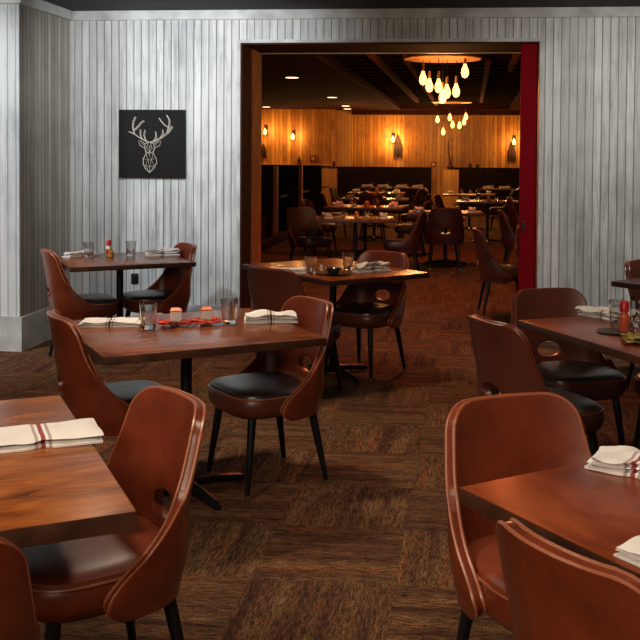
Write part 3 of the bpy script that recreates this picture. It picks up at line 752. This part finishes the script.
sconce(-4.82, JY, 2.04, 'bare bulb sconce second from the left on the amber wall', 18)
sconce(-2.14, FY, 1.99, 'bare bulb sconce in the middle of the amber wall', 45)
sconce(1.16, FY, 1.94, 'bare bulb sconce on the amber wall nearest the red door', 16)
def bundle(x, y, z, h, w, label):
    rnd = random.Random(int(x * 100)); bm = bmesh.new()
    for k in range(22):
        a = rnd.uniform(-1, 1) * w; b_ = rnd.uniform(-1, 1) * w * .5
        tube(bm, [(a * .15, -.012, h * .5), (a * .8, -.05 + b_ * .3, h * .05), (a, -.03 + b_ * .2, -h * rnd.uniform(.3, .5))], [.008, .016, .004], 5)
    o = obj('dried_bundle', bm, M['twig']); o.location = (x, y, z); return tag(o, label, 'decoration')
bundle(-5.66, JY, 1.62, .40, .10, 'dark dried bundle hung under the far left sconce')
bundle(-2.02, FY, 1.75, .72, .12, 'long dark dried bundle hung beside the middle sconce')
bundle(1.10, FY, 1.62, .62, .12, 'dark dried bundle hung below the sconce nearest the red door')
def frame(x, z, s, label, y=26.93):
    t = thing('picture_frame', label, 'frame', (x, y, z))
    obj('frame_border', box(-s / 2, s / 2, -.015, .015, 0, s, bev=.004), M['twig'], t); obj('picture', box(-s * .3, s * .3, -.019, -.0155, s * .2, s * .8), M['disc'], t)
frame(-1.0, 1.232, .14, 'small dark square frame standing on the far booths left of the middle post', 26.9)
t_ = frame(-4.28, 1.35, .17, 'small dark frame on the wall over the left booths', JY - .016)
tag(obj('shelf_trim', box(-6.1, JX, JY - .10, JY, 1.24, 1.275, bev=.004), M['amber_post'], None, False), 'thin amber ledge over the dark left booth backs', 'ledge')
tag(obj('booth_backboard', box(-6.05, JX - .3, JY - .07, JY - .001, .0, 1.24), M['booth'], None, False), 'dark panel below the amber ledge at the far left', 'panel')
t = thing('branch_vase', 'dark vase with a tall bare branch on the middle wooden post', 'vase', (-.53, 26.2, 1.17))
lpart('vase', [(.07, 0), (.09, .03), (.10, .08), (.04, .16), (.045, .19)], 'twig', t)
bm = bmesh.new(); tube(bm, [(0, 0, .12), (-.03, 0, .35), (-.06, 0, .55), (-.05, 0, .80)], [.03, .022, .014, .006], 6); tube(bm, [(0, 0, .15), (.05, 0, .32), (.03, 0, .42)], [.02, .012, .005], 6); tube(bm, [(-.04, 0, .4), (-.1, 0, .5)], [.012, .004], 5)
obj('branch', bm, M['twig'], t)
for x, z, h, lb, y in ((-4.66, 1.276, .20, 'little dark figurine on the amber ledge above the left booths', JY - .05), (-3.6, 1.17, .22, 'little dark figurine on the left wooden post', 26.2), (-.02, 1.232, .12, 'little dark pot on the booths right of the middle post', 26.92), (.18, 1.232, .09, 'smallest dark pot on the booths right of the middle post', 26.92)):
    o = obj('figurine', lat([(.05, 0), (.055, h * .12), (.03, h * .35), (.05, h * .6), (.028, h * .75), (.034, h * .88), (.0001, h)], 14), M['twig']); o.location = (x, y, z); tag(o, lb, 'figurine')

# chandeliers of bare bulbs under round plates
def chandelier(x, y, bulbs, label, s=1.):
    pz = 2.635 if y < 15 else 2.70
    t = thing('pendant_cluster', label, 'chandelier', (x, y, pz))
    obj('ceiling_plate', lat([(.44, .02), (.45, .03), (.45, .05), (.44, .06)], 48), M['disc'], t)
    obj('hanging_stem', lat([(.02, .06), (.02, .225)], 10), M['black'], t)
    for i, (bx_, dy, z) in enumerate(bulbs):
        zz = z - pz; xx = bx_ - x
        L_ = min(.30, max(.08, xx * xx + .1))
        cdn = obj('cord', tube(bmesh.new(), [(xx, dy, .025), (xx, dy, zz + .15)], .004, 6), M['black'], t)
        obj('socket', tube(bmesh.new(), [(xx, dy, zz + .07), (xx, dy, zz + .16)], .016, 10), M['brass'], t)
        bm = bmesh.new(); lathe(bm, [(.014, zz + .08), (.020, zz + .05), (.040, zz), (.044, zz - .035), (.030, zz - .075), (.0001, zz - .09)], 18, (xx, dy)); obj('bulb', bm, M['bulb'], t)
B1 = [(-.561, 0, 2.448), (-.491, .1, 2.373), (-.376, -.15, 2.35), (-.334, .05, 2.24), (-.283, -.05, 2.292), (-.18, .12, 2.315), (-.078, -.1, 2.522)]
B2 = [(-.752, 0, 2.359), (-.627, .1, 2.092), (-.475, -.15, 2.40), (-.417, .05, 2.249), (-.262, -.05, 2.227), (-.163, .12, 2.317), (-.12, -.1, 2.42)]
chandelier(-.333, 11.6, B1, 'near cluster of seven bare amber bulbs under a round ceiling plate')
chandelier(-.434, 22.4, B2, 'far cluster of seven bare amber bulbs under a round ceiling plate')
can0 = None
for x, y in ((-2.849, 15.77), (-2.97, 21.25), (-3.147, 25.0), (-5.3, 25.6), (-2.75, 11.0), (-5.2, 15.8), (-3.3, 26.6)):
    if can0 is None:
        can0 = thing('recessed_downlight', 'round glowing downlight recessed in the brown dining room ceiling', 'ceiling light', (x, y, CE - .012), 0, 'recessed downlights beyond the opening')
        obj('trim_ring', lat([(.13, 0), (.13, .011), (.105, .011), (.105, .002)], 24, cap=False), M['far_ceiling'], can0); obj('lens', lat([(.104, .001), (.104, .010)], 24), M['can_glow'], can0)
    else: dup(can0, (x, y, CE - .012), 0, can0['label'], can0['group'])
    ld = bpy.data.lights.new('downlight', 'SPOT'); ld.color = (1, .42, .18); ld.energy = 14; ld.spot_size = R(95); ld.spot_blend = .8; ld.shadow_soft_size = .1
    lo = bpy.data.objects.new('downlight', ld); C.objects.link(lo); lo.location = (x, y, CE - .05)

# ------------------------------------------------------------------ light
def spot(x, y, z, tx, ty, tz, e, col, size=70, blend=.6, soft=.12):
    ld = bpy.data.lights.new('unseen_spot', 'SPOT'); ld.color = col; ld.energy = e; ld.spot_size = R(size); ld.spot_blend = blend; ld.shadow_soft_size = soft
    o = bpy.data.objects.new('unseen_spot', ld); C.objects.link(o); o.location = (x, y, z)
    o.rotation_euler = (Vector((tx, ty, tz)) - Vector((x, y, z))).to_track_quat('-Z', 'Y').to_euler(); return o
def area(x, y, z, tx, ty, tz, e, col, sx, sy):
    ld = bpy.data.lights.new('fill_panel', 'AREA'); ld.shape = 'RECTANGLE'; ld.size = sx; ld.size_y = sy; ld.color = col; ld.energy = e
    o = bpy.data.objects.new('fill_panel', ld); C.objects.link(o); o.location = (x, y, z)
    o.rotation_euler = (Vector((tx, ty, tz)) - Vector((x, y, z))).to_track_quat('-Z', 'Y').to_euler(); return o
def point(x, y, z, e, col, soft=.2):
    ld = bpy.data.lights.new('bulb_or_fill_light', 'POINT'); ld.color = col; ld.energy = e; ld.shadow_soft_size = soft
    o = bpy.data.objects.new('bulb_or_fill_light', ld); C.objects.link(o); o.location = (x, y, z); return o
NEUT = (1, .96, .92); COOL = (.95, .98, 1); WARM = (1, .80, .60); AMB = (1, .40, .11); RED = (1, .19, .055)
area(-1.4, -.8, 2.6, -.6, 5.5, .6, 135, WARM, 2.5, 1.2)  # unseen soft fill behind the camera, added to brighten surfaces facing it
spot(-2.2, 6.5, 2.7, -2.45, 8.4, 2.1, 185, COOL, 95, .9)
spot(-4.6, 5.2, 2.7, -4.0, 7.4, 1.4, 300, COOL, 80, .8)
spot(-1.7, 2.2, 2.74, -1.2, 2.7, .7, 130, WARM, 90, .9)
spot(-1.5, 5.0, 2.74, -1.5, 4.6, .7, 170, WARM, 100, .9)
spot(.2, 2.0, 2.74, .3, 2.6, .7, 90, WARM, 90, .9)
spot(1.5, 6.2, 2.74, 1.3, 8.4, 1.2, 185, (1, .94, .87), 100, .9)
spot(-.6, 10.2, 2.74, -.6, 10.6, 0, 130, RED, 120, .9)  # added red spot, no fitting here, to warm the floor past the opening
spot(-.6, 15.0, 2.74, -.6, 15.4, 0, 150, RED, 130, .9)  # added red wash for the dining room floor, without a fitting
spot(-.8, 20.0, 2.74, -.8, 20.4, 0, 150, AMB, 130, .9)  # added amber wash over the rear tables, no lamp hangs here
spot(-1.0, 6.4, 2.74, -.95, 6.8, .7, 80, (1, .70, .45), 75, .9)  # unseen spot added to lift the napkins and table by the opening
spot(1.0, 4.4, 2.74, .85, 4.7, .7, 65, WARM, 80, .9)  # unseen spot added to brighten the napkin on the dark right table
spot(-3.1, 5.9, 2.74, -2.9, 6.4, .2, 90, (1, .72, .48), 85, .9)  # unseen spot added to lift the left corner floor and table
spot(-.3, 9.7, 2.68, -.1, 6.2, 0, 150, RED, 85, .9)  # added spot standing in for red light spilling from the dining room
point(-.9, 25.6, 2.3, 45, (1, .55, .2))  # bulbless point added in front of the far wall's middle
point(-.33, 11.6, 2.16, 50, AMB); point(-.43, 22.4, 1.98, 45, AMB)
point(-3., 25.0, 2.2, 30, AMB); point(.0, 24.8, 2.2, 30, AMB)  # added points without bulbs, to brighten the far wooden posts
w = bpy.data.worlds.new('world'); sc.world = w; w.use_nodes = True
w.node_tree.nodes['Background'].inputs[0].default_value = (1, .9, .8, 1); w.node_tree.nodes['Background'].inputs[1].default_value = .06
